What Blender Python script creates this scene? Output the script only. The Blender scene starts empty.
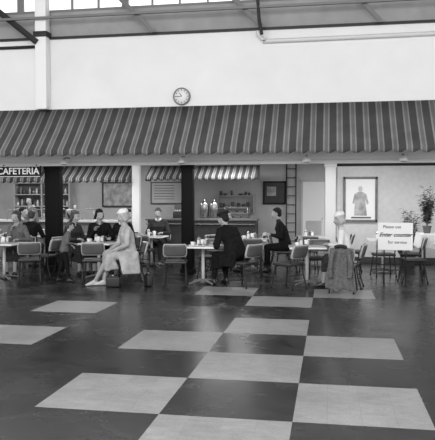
import bpy, bmesh, math, random
import numpy as np
from mathutils import Vector, Matrix, Euler
from mathutils.bvhtree import BVHTree
random.seed(4)
scene = bpy.context.scene
scene.view_settings.view_transform = 'Standard'
COL = scene.collection
rad = math.radians

# ---------------------------------------------------------------- materials
def mat(name, g, rough=0.6, metal=0.0, noise=0.0, nscale=8.0, emit=0.0, spec=0.5, bump=0.0):
    m = bpy.data.materials.new(name); m.use_nodes = True
    nt = m.node_tree; b = nt.nodes['Principled BSDF']
    c = (g, g, g, 1) if not isinstance(g, tuple) else (*g, 1)
    b.inputs['Base Color'].default_value = c
    b.inputs['Roughness'].default_value = rough
    b.inputs['Metallic'].default_value = metal
    b.inputs['Specular IOR Level'].default_value = spec
    if emit:
        b.inputs['Emission Color'].default_value = c
        b.inputs['Emission Strength'].default_value = emit
    if noise or bump:
        tc = nt.nodes.new('ShaderNodeTexCoord')
        n = nt.nodes.new('ShaderNodeTexNoise'); n.inputs['Scale'].default_value = nscale
        n.inputs['Detail'].default_value = 5
        nt.links.new(tc.outputs['Object'], n.inputs['Vector'])
        if noise:
            r = nt.nodes.new('ShaderNodeMapRange')
            r.inputs['From Min'].default_value = 0.3; r.inputs['From Max'].default_value = 0.7
            r.inputs['To Min'].default_value = max(0, c[0]*(1-noise)); r.inputs['To Max'].default_value = c[0]*(1+noise)
            nt.links.new(n.outputs['Fac'], r.inputs['Value'])
            nt.links.new(r.outputs['Result'], b.inputs['Base Color'])
        if bump:
            bp = nt.nodes.new('ShaderNodeBump'); bp.inputs['Strength'].default_value = bump
            bp.inputs['Distance'].default_value = 0.01
            nt.links.new(n.outputs['Fac'], bp.inputs['Height']); nt.links.new(bp.outputs['Normal'], b.inputs['Normal'])
    return m

def floor_mat(name, lo, hi, r0=0.22, r1=0.42):
    m = bpy.data.materials.new(name); m.use_nodes = True
    nt = m.node_tree; N = nt.nodes; L = nt.links; b = N['Principled BSDF']
    tc = N.new('ShaderNodeTexCoord')
    n1 = N.new('ShaderNodeTexNoise'); n1.inputs['Scale'].default_value = 1.6; n1.inputs['Detail'].default_value = 8
    n1.inputs['Roughness'].default_value = 0.65
    L.new(tc.outputs['Object'], n1.inputs['Vector'])
    mp = N.new('ShaderNodeMapping'); mp.inputs['Scale'].default_value = (5, 9, 1); mp.inputs['Rotation'].default_value = (0, 0, 0.7)
    L.new(tc.outputs['Object'], mp.inputs['Vector'])
    n2 = N.new('ShaderNodeTexNoise'); n2.inputs['Scale'].default_value = 1.5; n2.inputs['Detail'].default_value = 8
    L.new(mp.outputs['Vector'], n2.inputs['Vector'])
    n3 = N.new('ShaderNodeTexNoise'); n3.inputs['Scale'].default_value = 45; n3.inputs['Detail'].default_value = 3
    L.new(tc.outputs['Object'], n3.inputs['Vector'])
    a = N.new('ShaderNodeMath'); a.operation = 'ADD'; L.new(n1.outputs['Fac'], a.inputs[0]); L.new(n2.outputs['Fac'], a.inputs[1])
    a2 = N.new('ShaderNodeMath'); a2.operation = 'ADD'; L.new(a.outputs[0], a2.inputs[0]); L.new(n3.outputs['Fac'], a2.inputs[1])
    r = N.new('ShaderNodeMapRange'); r.inputs['From Min'].default_value = 1.1; r.inputs['From Max'].default_value = 1.9
    r.inputs['To Min'].default_value = lo; r.inputs['To Max'].default_value = hi
    L.new(a2.outputs[0], r.inputs['Value'])
    mp2 = N.new('ShaderNodeMapping'); mp2.inputs['Location'].default_value = (0.262, -4.75, 0)
    L.new(tc.outputs['Object'], mp2.inputs['Vector'])
    br = N.new('ShaderNodeTexBrick'); br.offset = 0; br.inputs['Scale'].default_value = 1
    br.inputs['Brick Width'].default_value = 0.255; br.inputs['Row Height'].default_value = 0.255
    br.inputs['Mortar Size'].default_value = 0.003; br.inputs['Mortar Smooth'].default_value = 0.3
    br.inputs['Color1'].default_value = (1, 1, 1, 1); br.inputs['Color2'].default_value = (0.88, 0.88, 0.88, 1)
    br.inputs['Mortar'].default_value = (0.8, 0.8, 0.8, 1)
    L.new(mp2.outputs['Vector'], br.inputs['Vector'])
    mx = N.new('ShaderNodeMixRGB'); mx.blend_type = 'MULTIPLY'; mx.inputs['Fac'].default_value = 1
    L.new(r.outputs['Result'], mx.inputs['Color1']); L.new(br.outputs['Color'], mx.inputs['Color2'])
    L.new(mx.outputs['Color'], b.inputs['Base Color'])
    rr = N.new('ShaderNodeMapRange'); rr.inputs['From Min'].default_value = 0.3; rr.inputs['From Max'].default_value = 0.7
    rr.inputs['To Min'].default_value = r0; rr.inputs['To Max'].default_value = r1
    L.new(n1.outputs['Fac'], rr.inputs['Value']); L.new(rr.outputs['Result'], b.inputs['Roughness'])
    b.inputs['Specular IOR Level'].default_value = 0.4
    return m

def stripe_mat(name, pitch, dark, light, mid):
    m = bpy.data.materials.new(name); m.use_nodes = True
    nt = m.node_tree; N = nt.nodes; L = nt.links; b = N['Principled BSDF']
    tc = N.new('ShaderNodeTexCoord'); sx = N.new('ShaderNodeSeparateXYZ'); L.new(tc.outputs['Object'], sx.inputs[0])
    d = N.new('ShaderNodeMath'); d.operation = 'DIVIDE'; L.new(sx.outputs['X'], d.inputs[0]); d.inputs[1].default_value = pitch
    f = N.new('ShaderNodeMath'); f.operation = 'FRACT'; L.new(d.outputs[0], f.inputs[0])
    cr = N.new('ShaderNodeValToRGB'); cr.color_ramp.interpolation = 'CONSTANT'
    e = cr.color_ramp.elements; e[0].position = 0; e[0].color = (dark, dark, dark, 1)
    e[1].position = 0.5; e[1].color = (light, light, light, 1)
    for p, c in ((0.62, mid), (0.86, light), (0.96, dark)):
        q = e.new(p); q.color = (c, c, c, 1)
    L.new(f.outputs[0], cr.inputs['Fac'])
    n = N.new('ShaderNodeTexNoise'); n.inputs['Scale'].default_value = 2.5; n.inputs['Detail'].default_value = 6
    L.new(tc.outputs['Object'], n.inputs['Vector'])
    r = N.new('ShaderNodeMapRange'); r.inputs['From Min'].default_value = .3; r.inputs['From Max'].default_value = .7
    r.inputs['To Min'].default_value = .8; r.inputs['To Max'].default_value = 1.1
    L.new(n.outputs['Fac'], r.inputs['Value'])
    mx = N.new('ShaderNodeMixRGB'); mx.blend_type = 'MULTIPLY'; mx.inputs['Fac'].default_value = 1
    L.new(cr.outputs['Color'], mx.inputs['Color1']); L.new(r.outputs['Result'], mx.inputs['Color2'])
    L.new(mx.outputs['Color'], b.inputs['Base Color']); b.inputs['Roughness'].default_value = .85
    b.inputs['Specular IOR Level'].default_value = .2
    return m

M = {}
M['wall'] = mat('plaster_white', .76, .8, noise=.04, nscale=1.2)
M['trimw'] = mat('trim_white', .80, .55)
M['greyband'] = mat('band_grey', .3, .8, noise=.12, nscale=2)
M['inwall'] = mat('interior_wall', .5, .85, noise=.12, nscale=1.5)
M['partition'] = mat('partition_wall', .56, .8, noise=.06)
M['black'] = mat('black_paint', .003, .6, spec=.12)
M['steel_d'] = mat('steel_dark', .02, .5, spec=.3)
M['steel_g'] = mat('steel_grey', .16, .5)
M['pipe'] = mat('pipe_paint', .62, .5)
M['chrome'] = mat('chrome', .4, .3, metal=1)
M['vinyl'] = mat('vinyl_grey', .09, .45, noise=.15)
M['vinyl_d'] = mat('vinyl_dark', .03, .45, noise=.15)
M['lam'] = mat('laminate_top', .5, .25, noise=.06)
M['lamedge'] = mat('laminate_edge', .4, .3)
M['white'] = mat('ceramic_white', .8, .2)
M['paper'] = mat('paper_white', .8, .8)
M['ink'] = mat('ink_black', .015, .7, spec=.2)
M['glass'] = mat('glass_grey', .25, .1, spec=.8)
M['wood'] = mat('wood_dark', .035, .5, noise=.3, nscale=6)
M['woodm'] = mat('wood_mid', .14, .5, noise=.3, nscale=6)
M['leaf'] = mat('leaf', .04, .5, noise=.4)
M['leaf2'] = mat('leaf_light', .15, .5)
M['leather'] = mat('leather_black', .012, .4)
M['ceil'] = mat('ceiling_paint', .4, .9)
M['picture'] = mat('picture_print', .36, .6, noise=.5, nscale=5)
M['skin'] = mat('skin', .34, .5, noise=.05)
M['lips'] = mat('lips', .14, .5)
M['eyew'] = mat('eye_white', .7, .2)
M['eyed'] = mat('eye_dark', .01, .2)
M['hair_d'] = mat('hair_dark', .012, .7, noise=.4, nscale=60, spec=.2)
M['hair_g'] = mat('hair_grey', .4, .7, noise=.3, nscale=60)
M['hair_b'] = mat('hair_brown', .04, .6, noise=.4, nscale=60)
M['coat_d'] = mat('wool_dark', .011, .95, noise=.35, nscale=18, bump=.3, spec=.1)
M['coat_m'] = mat('wool_mid', .035, .95, noise=.3, nscale=18, bump=.3, spec=.15)
M['coat_g'] = mat('tweed_grey', .12, .9, noise=.35, nscale=30, bump=.3, spec=.2)
M['coat_l'] = mat('coat_light', .38, .85, noise=.25, nscale=9, bump=.3)
M['shirt_w'] = mat('cotton_white', .7, .8, noise=.06)
M['stock'] = mat('stockings', .3, .5)
M['shoe'] = mat('shoe_black', .012, .3)
M['shoe_l'] = mat('shoe_light', .5, .4)
M['hatw'] = mat('hat_white', .75, .9, noise=.15, nscale=40, bump=.4)
M['hatd'] = mat('hat_dark', .02, .9, spec=.2)
M['floord'] = floor_mat('floor_tile_dark', .010, .046, .19, .32)
M['floorl'] = floor_mat('floor_tile_light', .22, .35, .3, .46)
M['awn'] = stripe_mat('awning_canvas', .262, .065, .24, .14)
M['awn2'] = stripe_mat('awning_canvas_small', .2, .05, .30, .17)

# ---------------------------------------------------------------- mesh builder
class MB:
    def __init__(s): s.bm = bmesh.new(); s.mats = []
    def mi(s, m):
        m = M[m] if isinstance(m, str) else m
        if m not in s.mats: s.mats.append(m)
        return s.mats.index(m)
    def geo(s, verts, faces, m, smooth=False, xf=None):
        i = s.mi(m)
        vs = [s.bm.verts.new((xf @ Vector(v)) if xf else Vector(v)) for v in verts]
        for f in faces:
            try:
                fc = s.bm.faces.new([vs[k] for k in f]); fc.material_index = i; fc.smooth = smooth
            except ValueError: pass
        return vs
    def box(s, c, size, m, bevel=0.0, rot=None, seg=2):
        t = bmesh.new(); bmesh.ops.create_cube(t, size=1)
        for v in t.verts: v.co = Vector((v.co.x*size[0], v.co.y*size[1], v.co.z*size[2]))
        if bevel: bmesh.ops.bevel(t, geom=list(t.edges), offset=bevel, segments=seg, affect='EDGES', profile=.6)
        R = Matrix.Translation(c) @ (Euler(rot).to_matrix().to_4x4() if rot else Matrix.Identity(4))
        t.verts.index_update()
        s.geo([v.co.copy() for v in t.verts], [[v.index for v in f.verts] for f in t.faces], m, bevel > .008, R)
        t.free()
    def tube(s, pts, r, m, seg=8, smooth_n=0, caps=True):
        P = [Vector(p) for p in pts]
        if smooth_n:
            Q = []
            for i in range(len(P)-1):
                p0 = P[max(i-1, 0)]; p1 = P[i]; p2 = P[i+1]; p3 = P[min(i+2, len(P)-1)]
                for k in range(smooth_n):
                    t = k/smooth_n
                    Q.append(.5*((2*p1)+(-p0+p2)*t+(2*p0-5*p1+4*p2-p3)*t*t+(-p0+3*p1-3*p2+p3)*t**3))
            Q.append(P[-1]); P = Q
        R = r if isinstance(r, (list, tuple)) else [r]*len(P)
        if len(R) != len(P): R = [R[0]+(R[-1]-R[0])*i/(len(P)-1) for i in range(len(P))]
        vs = []; fs = []; up = None
        for i, p in enumerate(P):
            t = (P[min(i+1, len(P)-1)]-P[max(i-1, 0)]).normalized()
            if up is None:
                up = Vector((0, 0, 1)) if abs(t.z) < .9 else Vector((1, 0, 0))
            a = (up - t*up.dot(t)).normalized(); up = a; b = t.cross(a)
            for k in range(seg):
                an = 2*math.pi*k/seg
                vs.append(p + (a*math.cos(an)+b*math.sin(an))*R[i])
        for i in range(len(P)-1):
            for k in range(seg):
                k2 = (k+1) % seg
                fs.append([i*seg+k, i*seg+k2, (i+1)*seg+k2, (i+1)*seg+k])
        if caps:
            fs.append(list(range(seg))[::-1]); fs.append([(len(P)-1)*seg+k for k in range(seg)])
        s.geo(vs, fs, m, True)
    def lathe(s, prof, m, o=(0, 0, 0), seg=20, xf=None, smooth=True):
        vs = []; fs = []
        for r, z in prof:
            for k in range(seg):
                an = 2*math.pi*k/seg
                vs.append(Vector((r*math.cos(an), r*math.sin(an), z)))
        n = len(prof)
        for i in range(n-1):
            for k in range(seg):
                k2 = (k+1) % seg
                fs.append([i*seg+k, i*seg+k2, (i+1)*seg+k2, (i+1)*seg+k])
        fs.append(list(range(seg))[::-1]); fs.append([(n-1)*seg+k for k in range(seg)])
        X = Matrix.Translation(o) @ (xf if xf else Matrix.Identity(4))
        s.geo(vs, fs, m, smooth, X)
    def mesh(s, name):
        me = bpy.data.meshes.new(name)
        bmesh.ops.recalc_face_normals(s.bm, faces=s.bm.faces)
        s.bm.to_mesh(me); s.bm.free()
        for m in s.mats: me.materials.append(m)
        return me
    def obj(s, name, loc=(0, 0, 0), rz=0, parent=None):
        return place(s.mesh(name), name, loc, rz, parent)

def place(me, name, loc=(0, 0, 0), rz=0, parent=None):
    o = bpy.data.objects.new(name, me); COL.objects.link(o)
    o.location = loc; o.rotation_euler = (0, 0, rz)
    if parent: o.parent = parent
    return o
def empty(name, loc=(0, 0, 0), rz=0):
    e = bpy.data.objects.new(name, None); COL.objects.link(e); e.location = loc; e.rotation_euler = (0, 0, rz)
    e.empty_display_size = .1
    return e
def text(name, body, size, loc, m, parent, rot=(math.pi/2, 0, 0), shear=0, bold=0.0):
    cu = bpy.data.curves.new(name, 'FONT'); cu.body = body; cu.size = size; cu.align_x = 'CENTER'; cu.align_y = 'CENTER'
    cu.extrude = .002; cu.shear = shear; cu.offset = bold
    t = bpy.data.objects.new(name+'_tmp', cu); COL.objects.link(t)
    bpy.context.view_layer.update()
    me = bpy.data.meshes.new_from_object(t.evaluated_get(bpy.context.evaluated_depsgraph_get()))
    bpy.data.objects.remove(t)
    me.materials.clear(); me.materials.append(M[m])
    o = bpy.data.objects.new(name, me); COL.objects.link(o); o.location = loc; o.rotation_euler = rot; o.parent = parent
    return o

# ---------------------------------------------------------------- room shell
W = 1.02; X0 = -.262; Y0 = 4.75
light = {(-1,-1),(0,0),(-2,0),(-1,1),(0,2),(-2,2),(-1,3),(-1,5),(-4,4),(-4,2),(0,6),(-2,6),(3,1),(3,3),(-6,1),(-6,3),(-7,5),(0,-2),(-2,-2),(3,5)}
b = MB()
for i in range(-14, 9):
    for j in range(-6, 17):
        x = X0+i*W; y = Y0+j*W
        b.geo([(x, y, 0), (x+W, y, 0), (x+W, y+W, 0), (x, y+W, 0)], [[0, 1, 2, 3]], 'floorl' if (i, j) in light else 'floord')
bmesh.ops.remove_doubles(b.bm, verts=b.bm.verts, dist=1e-4)
b.obj('floor')
XL, XR = -14.4, 8.6
xc, xw = (XL+XR)/2, XR-XL
FY = 13.75
b = MB(); b.box((xc, FY+.1, (2.40+5.22)/2), (xw, .2, 5.22-2.40), 'wall'); b.obj('wall_facade')
b = MB(); b.box((xc, FY+.12, 5.53), (xw, .16, .6), 'greyband'); b.obj('wall_upper_band')
b = MB(); b.box((xc, FY-.03, 5.245), (xw, .06, .05), 'steel_d'); b.obj('trim_1')
b = MB(); b.box((xc, FY-.02, 2.43), (xw, .04, .08), 'trimw', .01); b.box((xc, FY-.015, 2.56), (xw, .03, .14), 'trimw'); b.obj('trim_2')
b = MB()
for z in (5.86, 6.9): b.box((xc, FY+.12, z), (xw, .12, .07), 'steel_g')
x = XL
k = 0
while x < XR:
    b.box((x, FY+.12, 6.38), (.03 if k % 4 else .14, .08, 1.0), 'steel_g'); x += .62; k += 1
b.box((xc, FY+.12, 6.42), (xw, .04, .03), 'steel_g')
b.obj('window_1')
b = MB(); b.box((xc, FY+.12, 7.2), (xw, .16, .55), 'greyband'); b.obj('wall_upper_header')
b = MB(); b.box((xc, 9, 7.5), (xw, 10, .1), 'ceil'); b.obj('ceiling_hall')
b = MB(); b.box((xc, 21.1, 1.5), (xw, .2, 3.0), 'inwall'); b.obj('wall_back')
b = MB(); b.box((XL+.1, 17.4, 1.5), (.2, 7.2, 3.0), 'inwall'); b.obj('wall_left')
b = MB(); b.box((XR-.1, 17.4, 1.5), (.2, 7.2, 3.0), 'inwall'); b.obj('wall_right')
b = MB(); b.box((xc, 17.55, 3.0), (xw, 7.2, .1), 'ceil'); b.obj('ceiling_cafeteria')
b = MB(); b.box((4.3, 17.1, 1.475), (8.2, .16, 2.95), 'partition'); b.obj('wall_partition')
b = MB(); b.box((4.3, 17.0, .08), (8.2, .04, .15), 'wood'); b.obj('baseboard_partition')
b = MB(); b.box((4.3, 14.1, 2.40), (8.3, .12, .10), 'steel_d'); b.obj('trim_3')

for x, w, m in ((-9.35, .3, 'black'), (-6.2, .34, 'black'), (-3.07, .25, 'black'), (.02, .22, 'trimw'), (3.12, .24, 'trimw'), (6.2, .24, 'trimw')):
    b = MB(); b.box((0, 0, 1.2), (w, .24, 2.4), m, .01)
    b.box((0, 0, .06), (w+.05, .29, .12), m, .01); b.box((0, 0, 2.36), (w+.04, .27, .08), m, .01)
    b.obj('column', (x, FY+.13, 0))
b = MB(); b.box((0, 0, 5.55), (.26, .22, 3.8), 'trimw', .01); b.box((0, -.01, 5.3), (.32, .26, .12), 'steel_d', .01)
b.obj('upper_column', (-6.33, FY-.12, 0))

def awning(name, xa, xb, yw, zt, yf, zb, m, scal, drop=.1):
    b = MB(); n = int((xb-xa)/(scal/8)); vs = []; fs = []
    for i in range(n+1):
        x = xa+(xb-xa)*i/n
        sc = abs(math.sin(math.pi*(x-xa)/scal))
        vs += [(x, yw, zt), (x, (yw+yf)/2, (zt+zb)/2-.02), (x, yf, zb), (x, yf-.005, zb-drop*(.55+.45*sc))]
    for i in range(n):
        for k in range(3):
            a = i*4+k; fs.append([a, a+4, a+5, a+1])
    b.geo(vs, fs, m, True)
    for x in (xa, xb):
        b.geo([(x, yw, zt), (x, yf, zb), (x, yf, zb-drop), (x, yw, zb-drop)], [[0, 1, 2, 3]], m)
    b.tube([(xa, yf+.02, zb-.01), (xb, yf+.02, zb-.01)], .015, 'steel_g')
    x = xa+.3
    while x < xb:
        b.tube([(x, yf+.02, zb-.015), (x, yw-.01, zb-.05)], .012, 'steel_g', 6); x += 3.09
    o = b.obj(name)
    md = o.modifiers.new('thick', 'SOLIDIFY'); md.thickness = .004
    return o
awning('striped_awning', XL+.1, XR-.1, FY-.005, 3.66, FY-.95, 2.66, 'awn', .262, .12)
awning('serving_awning', -10.5, -5.25, 17.0, 2.62, 16.4, 2.20, 'awn2', .2, .12)
awning('serving_awning', -5.55, -2.1, 19.7, 2.68, 19.1, 2.32, 'awn2', .2, .12)
b = MB(); b.box((0, 0, 1.47), (.2, .16, 2.94), 'trimw', .01); b.obj('column', (-5.08, 16.6, 0))
def strut(name, p, q, r, m):
    b = MB(); d = Vector(q)-Vector(p)
    L = d.length; ry = math.atan2(d.x, d.z)
    b.box((0, 0, L/2), (r, .012, L), m); b.box((-r/2, -.03, L/2), (.012, .06, L), m)
    o = b.obj(name, p); o.rotation_euler = (0, ry, 0); return o
strut('roof_brace', (-6.4, 13.5, 5.12), (-9.3, 13.5, 7.42), .12, 'steel_d')
strut('roof_brace', (-3.75, 13.5, 5.24), (-5.9, 13.5, 7.42), .09, 'steel_g')
strut('roof_brace', (-1.42, 13.5, 5.24), (-3.5, 13.5, 7.42), .09, 'steel_g')
strut('roof_brace', (1.0, 13.5, 5.24), (-1.0, 13.5, 7.42), .09, 'steel_g')
b = MB(); b.box((xc, 13.42, 5.62), (xw, .06, .05), 'steel_g'); b.obj('roof_tie_beam')
b = MB(); b.tube([(-14.2, 13.71, 5.07), (-6.4, 13.71, 5.07)], .035, 'steel_d'); b.obj('pipe_dark')
b = MB(); b.tube([(-1.5, 13.7, 5.2), (-1.5, 13.7, 5.12), (-1.35, 13.7, 5.0), (-1.0, 13.7, 4.98), (3, 13.7, 5.0), (8.4, 13.7, 5.02)], .045, 'pipe', 10, 5)
b.obj('conduit_pipe')
b = MB(); b.tube([(-1.40, 13.42, 5.05), (-1.46, 13.42, 5.4), (-1.5, 13.4, 5.9), (-1.7, 13.4, 7.4)], .035, 'steel_d', 8, 6); b.obj('hanging_cable')

# wall clock
b = MB(); X = Matrix.Rotation(math.pi/2, 4, 'X')
b.lathe([(.19, 0), (.19, .05), (.165, .06), (.16, .045)], 'steel_g', xf=X, seg=36)
b.lathe([(.16, .044), (.16, .047)], 'paper', xf=X, seg=36)
for k in range(12):
    a = k*math.pi/6
    b.box((.135*math.sin(a), -.05, .135*math.cos(a)), (.012, .004, .03), 'ink', rot=(0, a, 0))
b.box((-.02, -.053, .035), (.014, .004, .09), 'ink', rot=(0, rad(-35), 0))
b.box((-.055, -.056, -.002), (.01, .004, .12), 'ink', rot=(0, rad(-92), 0))
b.obj('wall_clock', (-3.17, FY, 3.87))

# cafeteria sign
e = empty('cafeteria_sign', (-6.93, FY-.12, 2.27))
b = MB(); b.box((0, 0, 0), (1.06, .06, .25), 'ink', .006)
for z in (-.115, .115): b.box((0, -.034, z), (1.06, .006, .012), 'paper')
b.obj('panel', parent=e)
text('lettering', 'CAFETERIA', .205, (0, -.036, 0), 'paper', e, bold=.004)
b = MB()
for x in (-.4, .4): b.tube([(x, .03, .12), (x, .1, .16)], .012, 'steel_d')
b.obj('hangers', parent=e)

for x in (-5.75, -3.1, -.47, 1.46, 4.3):
    b = MB(); b.lathe([(.03, .12), (.05, .1), (.09, .03), (.095, 0), (.08, 0)], 'trimw'); b.lathe([(.06, -.005), (.055, .02)], 'ink')
    b.tube([(0, 0, .12), (0, .1, .15), (0, .29, .15)], .012, 'steel_g', 6)
    b.obj('soffit_lamp', (x, 13.42, 2.41))

# ---------------------------------------------------------------- furniture
def chair_mesh():
    b = MB()
    for sx in (-1, 1):
        b.tube([(sx*.21, -.27, .012), (sx*.2, -.2, .25), (sx*.19, -.19, .44), (sx*.195, -.235, .62), (sx*.19, -.275, .80)], .013, 'steel_d', 8, 4)
        b.tube([(sx*.22, .22, .012), (sx*.19, .17, .3), (sx*.18, .13, .425), (sx*.18, -.18, .425)], .013, 'steel_d', 8, 4)
        for y in (-.27, .22): b.lathe([(.017, 0), (.018, .02), (.014, .03)], 'ink', (sx*(.21 if y < 0 else .22), y, 0), 10)
    b.tube([(-.19, -.2, .25), (.19, -.2, .25)], .009, 'steel_d', 6)
    b.tube([(-.18, .10, .42), (.18, .10, .42)], .011, 'steel_d', 6)
    b.box((0, -.01, .455), (.43, .42, .055), 'vinyl_d', .022, seg=3)
    n = 10
    for (dz0, dz1, dy, mm, wd) in ((.565, .815, 0, 'lamedge', .225), (.583, .797, .012, 'vinyl', .208), (.583, .797, -.012, 'vinyl', .208)):
        vs = []; fs = []; rows = 6
        for j in range(rows+1):
            t = j/rows; z = dz0+(dz1-dz0)*t
            ww = wd*(1-.10*abs(2*t-1)**4)
            for i in range(n+1):
                u = -1+2*i/n
                y = -.235-.07*t*.9 - .045*(1-u*u)+dy
                vs.append((u*ww, y-.012, z))
        N = len(vs)
        vs += [(v[0], v[1]+.024, v[2]) for v in vs]
        for j in range(rows):
            for i in range(n):
                a = j*(n+1)+i
                fs.append([a, a+1, a+n+2, a+n+1]); fs.append([N+a, N+a+n+1, N+a+n+2, N+a+1])
        for i in range(n):
            fs.append([i, N+i, N+i+1, i+1]); a = rows*(n+1)+i; fs.append([a, a+1, N+a+1, N+a])
        for j in range(rows):
            a = j*(n+1); fs.append([a, a+n+1, N+a+n+1, N+a]); a += n; fs.append([a, N+a, N+a+n+1, a+n+1])
        b.geo(vs, fs, mm, True)
    return b.mesh('dining_chair')
CH = chair_mesh()
def chair(x, y, h): return place(CH, 'dining_chair', (x, y, 0), rad(h))

def table_mesh(w):
    b = MB()
    b.box((0, 0, .735), (w, w, .018), 'lam', .006); b.box((0, 0, .722), (w+.012, w+.012, .03), 'trimw', .008)
    b.lathe([(.03, .05), (.032, .3), (.03, .69), (.07, .705), (.09, .71)], 'pipe')
    b.lathe([(.07, .03), (.06, .07), (.035, .09)], 'steel_g')
    for k in range(4):
        a = k*math.pi/2+math.pi/4
        b.tube([(.03*math.cos(a), .03*math.sin(a), .07), (.18*math.cos(a), .18*math.sin(a), .05), (.33*math.cos(a), .33*math.sin(a), .02)], [.025, .018], 'steel_g', 8, 3)
    for k in range(2): b.box((0, 0, .7), (w*.8 if k else .05, .05 if k else w*.8, .02), 'steel_d')
    return b.mesh('cafe_table')
TB = table_mesh(.68)
def table(x, y, h=0): return place(TB, 'cafe_table', (x, y, 0), rad(h))

def small_meshes():
    d = {}
    b = MB(); b.lathe([(.07, 0), (.075, .012), (.04, .008), (.03, .01)], 'white'); b.lathe([(.025, .01), (.036, .03), (.042, .075), (.038, .075), (.033, .03)], 'white')
    b.tube([(.04, 0, .06), (.062, 0, .055), (.062, 0, .035), (.037, 0, .03)], .005, 'white', 6, 3); d['coffee_cup'] = b.mesh('coffee_cup')
    b = MB(); b.box((0, 0, .055), (.09, .11, .11), 'chrome', .008); b.box((0, 0, .115), (.012, .09, .02), 'paper'); b.box((0, -.056, .055), (.06, .004, .08), 'paper'); d['napkin_dispenser'] = b.mesh('napkin_dispenser')
    b = MB(); b.lathe([(.035, 0), (.037, .01), (.033, .10), (.035, .105), (.035, .125), (.02, .15), (.006, .16)], 'white', seg=16); b.lathe([(.037, .103), (.037, .125), (.022, .152)], 'chrome', seg=16); d['sugar_shaker'] = b.mesh('sugar_shaker')
    b = MB(); b.lathe([(.06, 0), (.11, .012), (.115, .02), (.1, .015), (.06, .008)], 'white', seg=24); b.lathe([(.03, .01), (.045, .03), (.02, .05)], 'woodm', seg=12); d['dinner_plate'] = b.mesh('dinner_plate')
    b = MB(); b.lathe([(.03, 0), (.036, .12), (.033, .12), (.028, .01)], 'white', seg=14); d['drinking_glass'] = b.mesh('drinking_glass')
    return d
SM = small_meshes()
def item(k, x, y, z=.744, h=0): return place(SM[k], k, (x, y, z), rad(h))

tables = [(-2.42, 12.3, 0), (-.42, 12.5, 5), (-4.75, 12.85, 0), (-6.62, 12.35, 0), (-1.72, 14.6, 0), (-2.6, 15.9, 0), (-.45, 15.7, 0), (-4.3, 15.3, 0), (-6.9, 14.9, 0), (-8.4, 15.2, 0), (1.2, 15.0, 0), (-8.6, 12.8, 0), (2.35, 13.1, 0)]
for k, (x, y, h) in enumerate(tables):
    table(x, y, h)
    item('napkin_dispenser', x+.02, y+.18, h=random.uniform(-30, 30)); item('sugar_shaker', x-.12, y+.16)
    if k < 5:
        item('coffee_cup', x-.19, y-.08, h=40); item('drinking_glass', x-.02, y+.02); item('dinner_plate', x-.02, y-.2)
    elif k % 2: item('drinking_glass', x+.1, y-.1)

chairs = [(-2.88, 11.95, 10), (-.75, 11.95, 55), (-5.86, 11.95, 25), (-4.55, 12.05, 15), (-6.75, 11.6, -5),
          (-5.9, 12.75, 80), (-2.4, 13.05, 170), (-.2, 13.2, 180),
          (-1.65, 13.85, 10), (-2.55, 15.2, 0), (-3.3, 15.9, -80), (-1.9, 16.0, 90), (-.5, 15.0, 10), (-1.15, 15.6, -90), (.25, 15.8, 90), (-4.3, 14.6, 0), (-3.6, 15.2, 90), (-8.4, 14.5, 0),
          (1.15, 14.3, 10), (1.75, 14.6, 80), (.5, 15.0, -90), (-8.6, 12.1, 0), (1.65, 13.2, -85), (2.3, 12.5, 5)]
for c in chairs: chair(*c)

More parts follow.
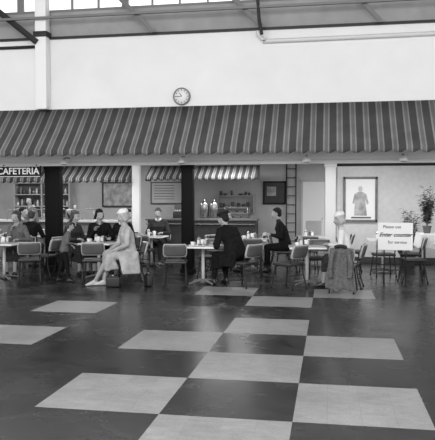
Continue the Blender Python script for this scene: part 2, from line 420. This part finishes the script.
# ---------------------------------------------------------------- figures
def ico(n):
    t = bmesh.new(); bmesh.ops.create_icosphere(t, subdivisions=n, radius=1)
    r = [v.co.copy() for v in t.verts]; t.free(); return r
I2, I3 = ico(2), ico(3)
def ik(a, c, l1, l2, pole):
    d = c-a; L = min(d.length, l1+l2-.004); dn = d.normalized(); c = a+dn*L
    x = (l1*l1-l2*l2+L*L)/(2*L); h = math.sqrt(max(l1*l1-x*x, 0))
    p = (pole-dn*pole.dot(dn)).normalized()
    return a+dn*x+p*h, c
V = Vector
class Fig:
    def __init__(s): s.b = MB(); s.eyes = MB()
    def hull(s, sph, m, xf=None, fine=False):
        pts = []
        for c, r in sph:
            c = V(c)
            rr = r if isinstance(r, tuple) else (r, r, r)
            for q in (I3 if fine else I2):
                p = c+V((q.x*rr[0], q.y*rr[1], q.z*rr[2]))
                pts.append(xf @ p if xf else p)
        t = bmesh.new()
        for p in pts: t.verts.new(p)
        bmesh.ops.convex_hull(t, input=list(t.verts))
        dead = [v for v in t.verts if not v.link_faces]
        bmesh.ops.delete(t, geom=dead, context='VERTS')
        t.verts.index_update()
        s.b.geo([v.co.copy() for v in t.verts], [[v.index for v in f.verts] for f in t.faces], m, True)
        t.free()
    def chain(s, pts, rs, m):
        for i in range(len(pts)-1): s.hull([(pts[i], rs[i]), (pts[i+1], rs[i+1])], m)
    def hand(s, w, d, n, side, m='skin', curl=.5):
        d = d.normalized(); n = (n-d*n.dot(d)).normalized(); sv = d.cross(n)*side
        s.hull([(w, .024), (w+d*.045+sv*.024, .017), (w+d*.045-sv*.022, .016), (w+d*.088+sv*.032, .012), (w+d*.084-sv*.032, .011)], m)
        for k, (o, L) in enumerate(((.033, .072), (.011, .08), (-.011, .074), (-.032, .058))):
            p = w+d*.086+sv*o; fan = sv*o*1.6
            ang = 0; pts = [p]
            for q, fr in enumerate((.45, .3, .25)):
                ang += curl*(.7 if q == 0 else .8)
                dd = ((d+fan)*math.cos(ang)+n*math.sin(ang)).normalized()
                pts.append(pts[-1]+dd*L*fr)
            s.chain(pts, [.0095, .009, .0082, .0072], m)
        p = w+d*.03+sv*.028
        s.chain([p, p+d*.03+sv*.028+n*.008, p+d*.06+sv*.036+n*.02], [.013, .011, .0085], m)
    def head(s, H, hair, style, hat, child=False):
        S = 'skin'
        s.hull([((0, -.012, .035), (.074, .092, .086))], S, H, True)
        s.hull([((0, .052, -.088), (.024, .02, .02)), ((-.048, .0, -.058), .022), ((.048, .0, -.058), .022), ((0, .045, .0), (.058, .04, .04))], S, H)
        s.hull([((0, .086, .012), .009), ((0, .104, -.028), .011)], S, H)
        s.hull([((-.014, .09, -.032), .008), ((.014, .09, -.032), .008)], S, H)
        s.hull([((-.038, .07, .024), .014), ((.038, .07, .024), .014)], S, H)
        for x in (-1, 1):
            s.hull([((x*.036, .062, -.032), .02)], S, H)
            s.hull([((x*.077, -.008, .012), (.009, .018, .018)), ((x*.074, -.004, -.02), (.008, .012, .012))], S, H)
            for (r, y, mm) in ((.0115, .076, 'eyew'), (.0065, .083, 'eyed')):
                s.eyes.lathe([(r*math.sin(t*math.pi/8), -r*math.cos(t*math.pi/8)) for t in range(9)], mm, seg=10, xf=H @ Matrix.Translation((x*.031, y, .002)))
        s.hull([((-.02, .078, -.06), .0065), ((0, .086, -.058), .0085), ((.02, .078, -.06), .0065)], 'lips', H)
        if style != 'bald':
            s.hull([((0, -.03, .05), (.084, .088, .088)), ((0, .02, .09), (.06, .045, .035))], hair, H, True)
        if style == 'short':
            s.hull([((0, -.06, -.02), (.07, .05, .05)), ((0, -.04, .05), .075)], hair, H)
        if style == 'wave':
            s.hull([((0, -.055, -.04), (.082, .06, .06)), ((0, -.03, .05), .082)], hair, H)
            for x in (-1, 1): s.hull([((x*.07, .0, .03), .026), ((x*.075, -.03, -.06), .032)], hair, H)
        if hat == 'toque':
            s.hull([((0, -.02, .08), (.1, .106, .035)), ((0, -.03, .12), (.08, .085, .035))], 'hatw', H, True)
        if hat == 'beret':
            s.hull([((0, -.035, .105), (.11, .115, .045))], 'hatd', H, True)
        if hat == 'pill':
            s.hull([((0, -.035, .108), (.086, .088, .035))], 'coat_g', H, True)
        if hat == 'scarf':
            s.hull([((0, -.03, .045), (.09, .094, .096)), ((0, .015, .09), (.07, .05, .04)), ((0, -.05, -.06), (.07, .05, .05))], 'coat_l', H, True)

def coat_tail(w, z, m='coat_d'):
    r = []
    for x in (-1, 1):
        r.append(([((x*.17, -.08, .58), .06), ((x*.17, .2, .56), .055), ((x*w, -.12, z), .025), ((x*w, .18, z), .025)], m))
    return r

def person(name, loc, h, pose='sit', s=1.0, tilt=12, hp=0, hy=0, top='coat_d', low='coat_d', leg='coat_d', shoe='shoe',
           hair='hair_d', style='short', hat=None, hands=((-.16, .36, .79), (.16, .36, .79)), skirt=None, feet=None, bulk=1.0, sh=.17, collar=None, thick=1.0, knees=None, curl=.5, palm=(0, .1, -1), extra=()):
    f = Fig(); t = rad(tilt); up = V((0, math.sin(t), math.cos(t)))
    pel = V((0, 0, .575)) if pose == 'sit' else V((0, 0, .94))
    mid = pel+V((0, math.sin(t*.5), math.cos(t*.5)))*.2
    ch = mid+up*.17; nb = ch+up*.155
    k = bulk
    f.hull([(pel+V((x*.075*k, -.005, -.01)), (.1*k, .115*k, .105)) for x in (-1, 1)]+[(mid+V((x*.055*k, 0, 0)), (.09*k, .1*k, .09)) for x in (-1, 1)], top)
    f.hull([(mid+V((x*.055*k, 0, 0)), (.09*k, .1*k, .09)) for x in (-1, 1)]+[(ch+V((x*.075*k, 0, 0)), (.09*k, .11*k, .09)) for x in (-1, 1)], top)
    S = {x: nb-up*.055+V((x*sh, -.005, 0)) for x in (-1, 1)}
    f.hull([(ch+V((x*.075*k, 0, 0)), (.09*k, .105*k, .09)) for x in (-1, 1)]+[(S[x], .052*k) for x in (-1, 1)]+[(nb-V((0, .01, 0)), .055)], top)
    hd = nb+up*.08+V((0, .02, .095))
    f.hull([(nb-V((0, .005, .03)), .058), (hd+V((0, -.02, -.05)), .05)], 'skin')
    if collar: f.hull([(nb+V((x*.03, -.0, .018)), .055) for x in (-1, 1)], collar)
    H = Matrix.Translation(hd) @ Euler((rad(hp), 0, rad(hy)), 'XYZ').to_matrix().to_4x4() @ Matrix.Scale(1.12 if s < .8 else 1.04, 4)
    f.head(H, hair, style, hat)
    for x, tg in zip((-1, 1), hands):
        e, w = ik(S[x], V(tg), .285, .25, V((x*.7, -.5, -.8)))
        a = w-(w-e).normalized()*.02
        f.chain([S[x], (S[x]+e)/2, e, (e+a)/2, a], [.056*k, .052*k, .044*k, .04, .033], top)
        pn = V(palm)
        dr = (w-e).normalized()
        if abs(dr.dot(pn.normalized())) > .85: pn = V((-x, 0, 0))
        f.hand(w, (dr+V((0, .3, 0)) if pose == 'sit' else dr), pn, (-1 if x > 0 else 1), curl=curl)
    if pose == 'sit':
        KN = knees or ((-.1, .40, .53), (.1, .40, .53)); FT = feet or ((-.11, .42, 0), (.11, .36, 0))
    else:
        FT = feet or ((-.1, .02, 0), (.1, -.02, 0)); KN = knees
    for i, x in enumerate((-1, 1)):
        hip = pel+V((x*.09, .0, -.035 if pose == 'sit' else -.05)); ft = V(FT[i]); an = ft+V((0, 0, .085))
        kn = V(KN[i]) if KN else (hip+an)/2+V((0, .02, .01))
        lm = low
        f.chain([hip, (hip+kn)/2, kn], [.098*thick, .083*thick, .062*thick], lm)
        cf = kn.lerp(an, .3)+V((0, -.015, 0))
        f.chain([kn, cf, kn.lerp(an, .9)], [.06*thick, .055*thick, .038*thick], leg)
        f.chain([kn.lerp(an, .85), an], [.038, .036], leg if leg == 'stock' else 'shoe')
        fd = V((x*.12, 1, 0)).normalized()
        f.hull([(ft+V((0, -.03, .04)), .034), (ft+V((0, -.04, .025)), .025), (ft+fd*.11+V((0, 0, .033)), (.036, .036, .028)), (ft+fd*.165+V((0, 0, .022)), (.026, .026, .018)), (an, .035)], shoe)
    if skirt and pose == 'sit':
        m, hem = skirt
        ky = KN[0][1]; kz = KN[0][2]
        f.hull([((-.12, -.02, .56), .10), ((.12, -.02, .56), .10), ((KN[0][0]-.02, ky-.03, kz+.005), .078), ((KN[1][0]+.02, KN[1][1]-.03, KN[1][2]+.005), .078)], m)
        f.hull([((KN[0][0]-.03, ky-.02, kz), .075), ((KN[1][0]+.03, ky-.02, kz), .075), ((KN[0][0]-.05, ky+.03, hem), .03), ((KN[1][0]+.05, ky+.03, hem), .03), ((KN[0][0]-.05, ky-.17, hem+.03), .03), ((KN[1][0]+.05, ky-.17, hem+.03), .03)], m)
    if skirt and pose != 'sit':
        m, hem = skirt
        f.hull([((-.09, 0, .95), .12), ((.09, 0, .95), .12), ((-.16, .06, hem), .03), ((.16, .06, hem), .03), ((-.15, -.1, hem), .03), ((.15, -.1, hem), .03)], m)
    for sph, m in extra: f.hull(sph, m)
    src = f.b.bm
    bmesh.ops.triangulate(src, faces=src.faces[:])
    src.faces.ensure_lookup_table()
    bvh = BVHTree.FromBMesh(src); smi = [q.material_index for q in src.faces]
    mats = f.b.mats
    me = bpy.data.meshes.new('tmp'); src.to_mesh(me)
    o = bpy.data.objects.new('tmp', me); COL.objects.link(o)
    md = o.modifiers.new('r', 'REMESH'); md.mode = 'VOXEL'; md.voxel_size = .0075
    m2 = o.modifiers.new('s', 'SMOOTH'); m2.factor = .5; m2.iterations = 2
    bpy.context.view_layer.update()
    nm = bpy.data.meshes.new_from_object(o.evaluated_get(bpy.context.evaluated_depsgraph_get()))
    bpy.data.objects.remove(o)
    nm.name = 'body'; nm.materials.clear()
    for m in mats: nm.materials.append(m)
    idx = []
    for p in nm.polygons:
        r = bvh.find_nearest(p.center); idx.append(smi[r[2]] if r[2] is not None else 0)
    nm.polygons.foreach_set('material_index', idx)
    nm.polygons.foreach_set('use_smooth', [True]*len(idx))
    src.free()
    E = empty(name, loc, rad(h)); E.scale = (s, s, s)
    place(nm, 'body', parent=E); f.eyes.obj('eyes', parent=E)
    return E

chair(-3.80, 12.0, 118)
person('woman_in_light_coat', (-3.82, 12.0, 0), 122, s=1.03, tilt=12, hp=-12, hy=-10, top='coat_l', low='coat_l', leg='stock', shoe='shoe_l', hair='hair_g', style='wave', hat='toque',
       hands=((-.12, .30, .66), (.06, .34, .66)), skirt=('coat_l', .30), feet=((.02, .64, 0), (-.02, .48, 0)), sh=.165, collar='coat_l', bulk=1.18, knees=((-.09, .43, .54), (.09, .43, .57)),
       extra=coat_tail(.27, .24, m='coat_l'))
chair(-1.60, 12.03, 56)
person('man_in_dark_overcoat', (-1.74, 12.1, 0), 60, s=1.05, tilt=34, hp=-24, hy=5, hat='beret', style='short', bulk=1.38, sh=.205, skirt=('coat_d', .30), collar='coat_d',
       hands=((-.14, .40, .76), (.12, .38, .76)), feet=((-.13, .42, 0), (.11, .32, 0)), thick=1.15, extra=coat_tail(.23, .38))
chair(.34, 12.25, 82)
person('woman_in_white_hat', (.32, 12.25, 0), 85, tilt=14, hp=-15, top='shirt_w', low='coat_m', leg='stock', hair='hair_g', style='wave', hat='toque', skirt=('coat_m', .32), sh=.155, bulk=1.08,
       hands=((-.14, .31, .80), (.14, .31, .80)))
person('boy_in_check_shirt', (-5.2, 12.1, 0), -62, pose='stand', s=.68, tilt=18, hp=-10, top='coat_g', low='coat_d', leg='coat_d', hair='hair_b', style='short', bulk=1.1,
       hands=((-.22, .22, 1.05), (.18, .26, 1.12)), feet=((-.15, -.16, 0), (.14, .12, 0)))
chair(-5.02, 13.62, -165)
person('woman_in_dark_coat', (-5.0, 13.58, 0), -160, s=1.03, tilt=18, hp=-14, hy=25, hair='hair_d', style='wave', skirt=('coat_d', .3), leg='stock', top='coat_d', collar='coat_g', bulk=1.2, hands=((-.12, .3, .80), (.1, .22, .95)))
chair(-5.62, 13.35, -110)
person('woman_in_pillbox_hat', (-5.6, 13.35, 0), -110, s=1.0, tilt=16, hp=-12, hair='hair_b', style='wave', top='coat_m', low='coat_m', skirt=('coat_m', .3), leg='stock', hat='pill', bulk=1.2, collar='coat_d', extra=coat_tail(.25, .3, 'coat_m'))
chair(-4.42, 13.66, 165)
person('man_in_dark_jacket', (-4.42, 13.64, 0), 165, s=1.02, tilt=17, hp=-14, hy=-20, top='coat_d', low='coat_m', leg='coat_m', hair='hair_d', collar='shirt_w', bulk=1.2)
chair(-.98, 14.6, 95)
person('man_in_dark_suit', (-.98, 14.6, 0), 95, s=1.05, tilt=20, hp=-8, top='coat_d', low='coat_d', hair='hair_d', collar='coat_m', bulk=1.25, hands=((-.12, .30, .80), (.10, .34, .80)))
chair(-2.47, 14.6, -90)
person('woman_in_brown_coat', (-2.47, 14.6, 0), -88, s=1.0, tilt=15, hp=-8, top='coat_m', low='coat_m', leg='stock', skirt=('coat_m', .3), hair='hair_b', style='wave', sh=.16, bulk=1.15)
chair(-7.6, 14.9, -90)
person('man_in_grey_suit', (-7.6, 14.9, 0), -90, s=1.04, tilt=14, top='coat_g', low='coat_m', leg='coat_m', hair='hair_d', collar='shirt_w', bulk=1.15)
chair(-6.95, 14.15, 0)
person('man_in_dark_jacket', (-6.95, 14.15, 0), -5, s=1.0, tilt=16, top='coat_d', low='coat_m', leg='coat_m', hair='hair_b', bulk=1.2)
chair(-6.08, 14.85, 90)
person('woman_in_headscarf', (-6.1, 14.85, 0), 88, s=1.0, tilt=14, hp=-10, top='coat_m', low='coat_m', leg='stock', skirt=('coat_m', .3), hair='hair_b', style='wave', hat='scarf', sh=.16, bulk=1.15)
chair(-5.03, 15.3, -90)
person('woman_in_dark_coat', (-5.05, 15.3, 0), -92, s=1.0, tilt=14, hp=-10, top='coat_d', low='coat_d', leg='stock', skirt=('coat_d', .3), hair='hair_d', style='wave', hat='beret', sh=.16, bulk=1.15)
chair(-6.65, 13.1, 175)
person('woman_in_tweed_jacket', (-6.65, 13.1, 0), 178, s=1.0, tilt=16, hp=-12, hy=-15, top='coat_g', low='coat_m', leg='stock', skirt=('coat_m', .35), hair='hair_b', style='wave', sh=.155, bulk=1.12, hands=((-.16, .34, .79), (.08, .20, .98)))
chair(-4.28, 16.0, 180)
person('man_in_grey_suit', (-4.28, 16.0, 0), 180, s=1.02, tilt=16, hp=-12, top='coat_m', low='coat_m', leg='coat_m', hair='hair_b', collar='shirt_w', bulk=1.15)
person('woman_in_grey_dress', (-7.9, 16.2, 0), 170, pose='stand', s=.97, tilt=4, top='coat_g', low='coat_g', leg='stock', hair='hair_d', style='wave', skirt=('coat_g', .45), hands=((-.26, .08, .82), (.26, .08, .82)), sh=.16)

def handbag(x, y, h, s=1):
    b = MB(); b.box((0, 0, .10), (.26, .10, .19), 'leather', .025, seg=3); b.box((0, 0, .20), (.2, .05, .03), 'leather', .01); b.box((0, 0, .22), (.03, .03, .02), 'chrome', .004)
    b.tube([(-.09, 0, .19), (-.075, 0, .29), (0, 0, .33), (.075, 0, .29), (.09, 0, .19)], .008, 'leather', 8, 5)
    o = b.obj('handbag', (x, y, 0), rad(h)); o.scale = (s, s, s)
handbag(-3.98, 11.5, 15); handbag(-3.38, 11.8, -60, 1.1)

def draped_coat(x, y, h):
    b = MB(); vs = []; fs = []; n = 28; rows = 22
    for j in range(rows+1):
        t = j/rows
        for i in range(n+1):
            u = -1+2*i/n
            if t < .22:
                q = t/.22; a = q*math.pi
                yy = -.30+.07*math.cos(a); zz = .80+.045*math.sin(a) - (.18*(1-q)**2)
                wd = .19+.01*q
            else:
                q = (t-.22)/.78; yy = -.385-.06*q; zz = .80-.72*q; wd = .20+.05*q
            fold = .02*math.sin(u*9+1.2*t)*(.3+t)
            vs.append((u*wd+.012*math.sin(7*t+u), yy+fold, zz-.03*abs(u)*(1-t)+(.03*math.sin(u*5) if t > .95 else 0)))
    for j in range(rows):
        for i in range(n):
            a = j*(n+1)+i; fs.append([a, a+1, a+n+2, a+n+1])
    b.geo(vs, fs, 'coat_g', True)
    for sx in (-1, 1):
        b.tube([(sx*.12, -.41, .76), (sx*.16, -.44, .6), (sx*.17, -.45, .42), (sx*.16, -.46, .3)], [.045, .035], 'coat_g', 12, 5)
    b.tube([(-.1, -.40, .82), (0, -.43, .845), (.1, -.40, .82)], .028, 'coat_m', 10, 5)
    o = b.obj('draped_coat', (x, y, 0), rad(h)); md = o.modifiers.new('t', 'SOLIDIFY'); md.thickness = .012
chair(.25, 11.66, -8)
draped_coat(.25, 11.66, -8)

# ---------------------------------------------------------------- notice sign
e = empty('notice_sign_on_stand', (1.23, 12.6, 0), rad(-4))
b = MB(); b.box((0, 0, .94), (.64, .025, .52), 'paper', .004); b.obj('board', parent=e)
b = MB()
for sx in (-1, 1):
    b.tube([(sx*.2, .03, .0), (sx*.2, .03, 1.18)], .012, 'steel_d'); b.tube([(sx*.2, -.18, .014), (sx*.2, .25, .014)], .014, 'steel_d')
b.tube([(-.2, .03, .3), (.2, .03, .3)], .01, 'steel_d')
b.obj('stand', parent=e)
text('line_1', 'Please use', .08, (-.06, -.016, 1.12), 'ink', e)
text('line_2', 'Enter counter', .105, (0, -.016, .97), 'ink', e, shear=.4, bold=.002)
text('line_3', 'for service', .08, (.04, -.016, .83), 'ink', e)

b = MB(); b.box((0, 0, .85), (2.4, .8, .03), 'paper', .008)
vs = []; fs = []; per = []
for i in range(121): per.append((-1.2+2.4*i/120, -.402))
for i in range(1, 41): per.append((1.202, -.4+.8*i/40))
for i in range(1, 121): per.append((1.2-2.4*i/120, .402))
for i in range(1, 40): per.append((-1.202, .4-.8*i/40))
n = len(per)
for k, z in enumerate((.86, .72, .56)):
    for i, (px, py) in enumerate(per):
        wv = 1+.018*k*math.sin(i*.9)
        vs.append((px*(1+.004*k)*(wv if abs(px) > 1.19 else 1), py*wv*(1+.02*k), z+.006*k*math.sin(i*.3)))
for k in range(2):
    for i in range(n):
        j = (i+1) % n; fs.append([k*n+i, k*n+j, (k+1)*n+j, (k+1)*n+i])
b.geo(vs, fs, 'paper', True)
for sx in (-1.1, 1.1):
    for sy in (-.32, .32): b.tube([(sx, sy, 0), (sx, sy, .84)], .025, 'wood', 8)
b.obj('cloth_covered_table', (3.2, 15.3, 0))

def plant(name, x, y, z, H, R, n, pot=.16):
    b = MB(); b.lathe([(pot*.7, 0), (pot, pot*1.5), (pot*1.08, pot*1.5), (pot*1.08, pot*1.7), (pot*.9, pot*1.7), (pot*.85, pot*1.5)], 'woodm', seg=20)
    base = V((0, 0, pot*1.5))
    for k in range(n):
        a = random.uniform(0, 6.28); rr = R*math.sqrt(random.random()); hh = H*random.uniform(.45, 1)
        tip = V((rr*math.cos(a), rr*math.sin(a), pot*1.5+hh)); midp = base.lerp(tip, .5)+V((0, 0, .05*H))
        b.tube([base, midp, tip], [.008, .003], 'woodm', 5, 3)
        for q in range(16):
            t = .2+.8*q/15; p = base.lerp(midp, t*2) if t < .5 else midp.lerp(tip, t*2-1)
            aa = random.uniform(0, 6.28); d = V((math.cos(aa), math.sin(aa), random.uniform(-.3, .5))).normalized(); L = random.uniform(.08, .15)
            sd = d.cross(V((0, 0, 1))).normalized()*L*.25
            b.geo([p, p+d*L*.5+sd, p+d*L-V((0, 0, .02)), p+d*L*.5-sd], [[0, 1, 2, 3]], random.choice(('leaf', 'leaf', 'leaf', 'leaf2')))
    b.obj(name, (x, y, z))
plant('potted_plant', 2.2, 15.35, .866, .95, .2, 30, .1)
plant('potted_plant', 2.62, 15.3, .866, .8, .24, 36, .1)
plant('potted_shrub', 1.9, 16.3, .0, 1.15, .25, 30, .2)

# ---------------------------------------------------------------- interior fixtures
def framed(name, x, y, z, w, h, inner, frame='wood', fw=.05):
    b = MB(); b.box((0, 0, 0), (w, .03, h), inner)
    for sx in (-1, 1): b.box((sx*w/2, -.01, 0), (fw, .05, h+fw), frame, .006)
    for sz in (-1, 1): b.box((0, -.01, sz*h/2), (w+fw, .05, fw), frame, .006)
    return b, (x, y, z), name
b, l, n = framed('framed_poster', .78, 16.995, 1.64, .8, 1.1, 'paper', 'woodm', .06)
b.lathe([(.001, -.075), (.05, -.05), (.06, 0), (.045, .06), (.001, .08)], 'inwall', (.0, -.012, .27), 14, Matrix.Diagonal((1, .12, 1, 1)))
b.geo([(-.04, -.018, .2), (-.15, -.018, .13), (-.2, -.018, -.1), (-.15, -.018, -.12), (-.13, -.018, .0), (-.16, -.018, -.42), (.17, -.018, -.42), (.12, -.018, .0), (.17, -.018, -.14), (.21, -.018, -.1), (.15, -.018, .13), (.04, -.018, .2)], [[0, 1, 4, 7, 10, 11], [1, 2, 3, 4], [7, 8, 9, 10], [4, 5, 6, 7]], 'picture')
b.box((.02, -.02, -.47), (.5, .004, .04), 'vinyl')
b.obj(n, l)
b, l, n = framed('framed_picture', -1.76, 20.98, 1.85, .7, .7, 'vinyl_d', 'ink', .05); b.box((-.1, -.02, .05), (.3, .006, .3), 'picture'); b.obj(n, l)
b, l, n = framed('menu_board', -5.35, 20.98, 1.85, 1.1, .7, 'inwall', 'vinyl', .04)
for k in range(6): b.box((-.1, -.018, .25-.09*k), (.7, .006, .02), 'vinyl')
b.obj(n, l)
b, l, n = framed('framed_mirror', -7.0, 20.98, 1.8, 1.2, .8, 'picture', 'vinyl_d', .05); b.obj(n, l)
b = MB(); b.box((0, 0, 1.1), (.7, .05, 2.2), 'trimw', .004)
for sx in (-1, 1): b.box((sx*.38, 0, 1.12), (.07, .07, 2.24), 'inwall', .005)
b.box((0, 0, 2.24), (.83, .07, .08), 'inwall', .005); b.box((0, -.025, 1.6), (.5, .02, .8), 'paper', .005); b.box((0, -.025, .6), (.5, .02, .7), 'inwall', .01)
b.tube([(.27, -.02, 1.02), (.27, -.07, 1.02)], .02, 'chrome'); b.obj('door_1', (-.5, 20.96, 0))
b = MB()
for sx in (-1, 1): b.tube([(sx*.15, -.12, 0), (sx*.15, -.02, 2.85)], .022, 'wood', 6)
for k in range(9): b.tube([(-.15, -.11+.01*k, .3+.29*k), (.15, -.11+.01*k, .3+.29*k)], .014, 'wood', 6)
b.obj('ladder', (-1.22, 20.95, 0))
b = MB(); b.box((0, 0, .5), (3.3, .7, 1.0), 'wood', .005); b.box((0, -.03, 1.03), (3.4, .8, .06), 'steel_g', .01)
for k in range(5): b.box((-1.3+.65*k, -.36, .5), (.55, .02, .75), 'wood', .006)
b.tube([(-1.65, -.55, .9), (1.65, -.55, .9)], .015, 'steel_g'); b.tube([(-1.65, -.48, .9), (1.65, -.48, .9)], .015, 'steel_g')
for x in (-1.5, 0, 1.5): b.tube([(x, -.35, .86), (x, -.55, .89)], .012, 'chrome', 6)
b.obj('serving_counter', (-3.8, 19.3, 0))
for x in (-3.75, -3.45):
    b = MB(); b.lathe([(.12, 0), (.12, .05), (.14, .07), (.145, .4), (.13, .46), (.06, .52), (.02, .54), (.02, .57), (.01, .58)], 'chrome')
    b.tube([(0, -.14, .12), (0, -.2, .12), (0, -.2, .07)], .012, 'steel_d'); b.tube([(.1, -.1, .1), (.1, -.1, .35)], .008, 'glass')
    b.obj('coffee_urn', (x, 19.3, 1.06))
b = MB(); b.box((0, 0, .17), (.7, .4, .02), 'glass'); b.box((0, 0, .34), (.72, .42, .02), 'steel_g', .004); b.box((0, 0, .01), (.72, .42, .02), 'steel_g', .004)
for sx in (-.34, .34):
    for sy in (-.19, .19): b.tube([(sx, sy, .01), (sx, sy, .34)], .012, 'chrome', 6)
for k in range(5): b.lathe([(.03, 0), (.05, .02), (.03, .05)], 'woodm', (-.26+.13*k, -.05, .02 if k % 2 else .18), 10)
b.obj('pastry_case', (-2.75, 19.3, 1.06))
b = MB(); b.box((0, 0, .1), (.4, .4, .2), 'vinyl_d', .02); b.box((0, .08, .3), (.38, .2, .22), 'vinyl', .02); b.box((0, -.12, .22), (.34, .14, .04), 'steel_g', .01, rot=(.3, 0, 0))
for k in range(10): b.lathe([(.013, 0), (.013, .02)], 'paper', (-.13+.065*(k % 5), -.16+.07*(k//5), .225+.02*(k//5)), 8)
b.obj('cash_register', (-4.5, 19.3, 1.06))
b = MB()
for z in (1.35, 1.75):
    b.box((0, 0, z), (1.2, .28, .03), 'inwall')
    x = -.5
    while x < .5:
        hh = random.uniform(.06, .2); rr = random.uniform(.035, .07)
        b.lathe([(rr*.8, 0), (rr, hh*.5), (rr*.9, hh)], random.choice(('vinyl', 'coat_g', 'inwall', 'woodm')), (x, -.02, z+.015), 10); x += rr*2+random.uniform(.02, .1)
for sx in (-.58, .58): b.box((sx, 0, 1.5), (.03, .28, .62), 'inwall')
b.obj('crockery_shelf', (-3.0, 20.85, 0))
b = MB(); b.box((0, 0, .5), (4.6, .7, 1.0), 'woodm', .005); b.box((0, -.03, 1.03), (4.7, .8, .06), 'inwall', .01)
b.box((0, .05, 1.35), (2.6, .4, .02), 'glass')
for x in (-1.3, 0, 1.3): b.tube([(x, -.12, 1.05), (x, -.12, 1.37)], .014, 'chrome'); b.tube([(x, .22, 1.05), (x, .22, 1.37)], .014, 'chrome')
b.obj('display_counter', (-7.8, 17.3, 0))
for k in range(12):
    item('dinner_plate' if k % 3 else 'drinking_glass', -9.0+.21*k, 17.32, 1.361 if k % 2 else 1.061)
b = MB()
for z in (.5, 1.0, 1.4, 1.8, 2.2): b.box((0, 0, z), (2.0, .3, .03), 'inwall')
for x in (-1.0, 0, 1.0): b.box((x, 0, 1.2), (.04, .3, 2.4), 'inwall')
b.box((0, .14, 1.2), (2.0, .02, 2.4), 'vinyl')
for z in (1.0, 1.4, 1.8):
    x = -.92
    while x < .9:
        hh = random.uniform(.12, .3); m = random.choice(('paper', 'vinyl', 'coat_g', 'glass', 'inwall'))
        b.lathe([(.035, 0), (.04, hh*.6), (.02, hh*.8), (.015, hh)], m, (x, -.02, z+.015), 10); x += random.uniform(.09, .16)
b.obj('bottle_shelf', (-9.7, 20.84, 0))

# ---------------------------------------------------------------- light
w = bpy.data.worlds.new('world'); scene.world = w; w.use_nodes = True
bg = w.node_tree.nodes['Background']; bg.inputs['Color'].default_value = (1, 1, 1, 1); bg.inputs['Strength'].default_value = 1.5
def area(name, loc, size, power, rot=(0, 0, 0), sy=None):
    l = bpy.data.lights.new(name, 'AREA'); l.energy = power; l.shape = 'RECTANGLE'; l.size = size; l.size_y = sy or size
    l.specular_factor = .25
    o = bpy.data.objects.new(name, l); COL.objects.link(o); o.location = loc; o.rotation_euler = rot
for x in (-10, -6.5, -3, .8, 4.5):
    for y in (15.2, 18.6):
        area('interior_fill', (x, y, 2.93), 1.6, 62, sy=.5)  # added area lamps without fittings, out of view, brightening the cafeteria interior
area('facade_fill', (-3, -1, 6), 12, 1050, rot=(rad(86), 0, 0), sy=4)  # added fill lamp behind the camera, lifts the facade; no window there

cam = bpy.data.cameras.new('camera'); co = bpy.data.objects.new('camera', cam); COL.objects.link(co)
cam.sensor_width = 36; cam.sensor_fit = 'AUTO'; cam.lens = 36*645/440; cam.clip_end = 200
co.location = (0, 0, 1.65); co.rotation_euler = (rad(90-1.87), 0, rad(9.85))
scene.camera = co
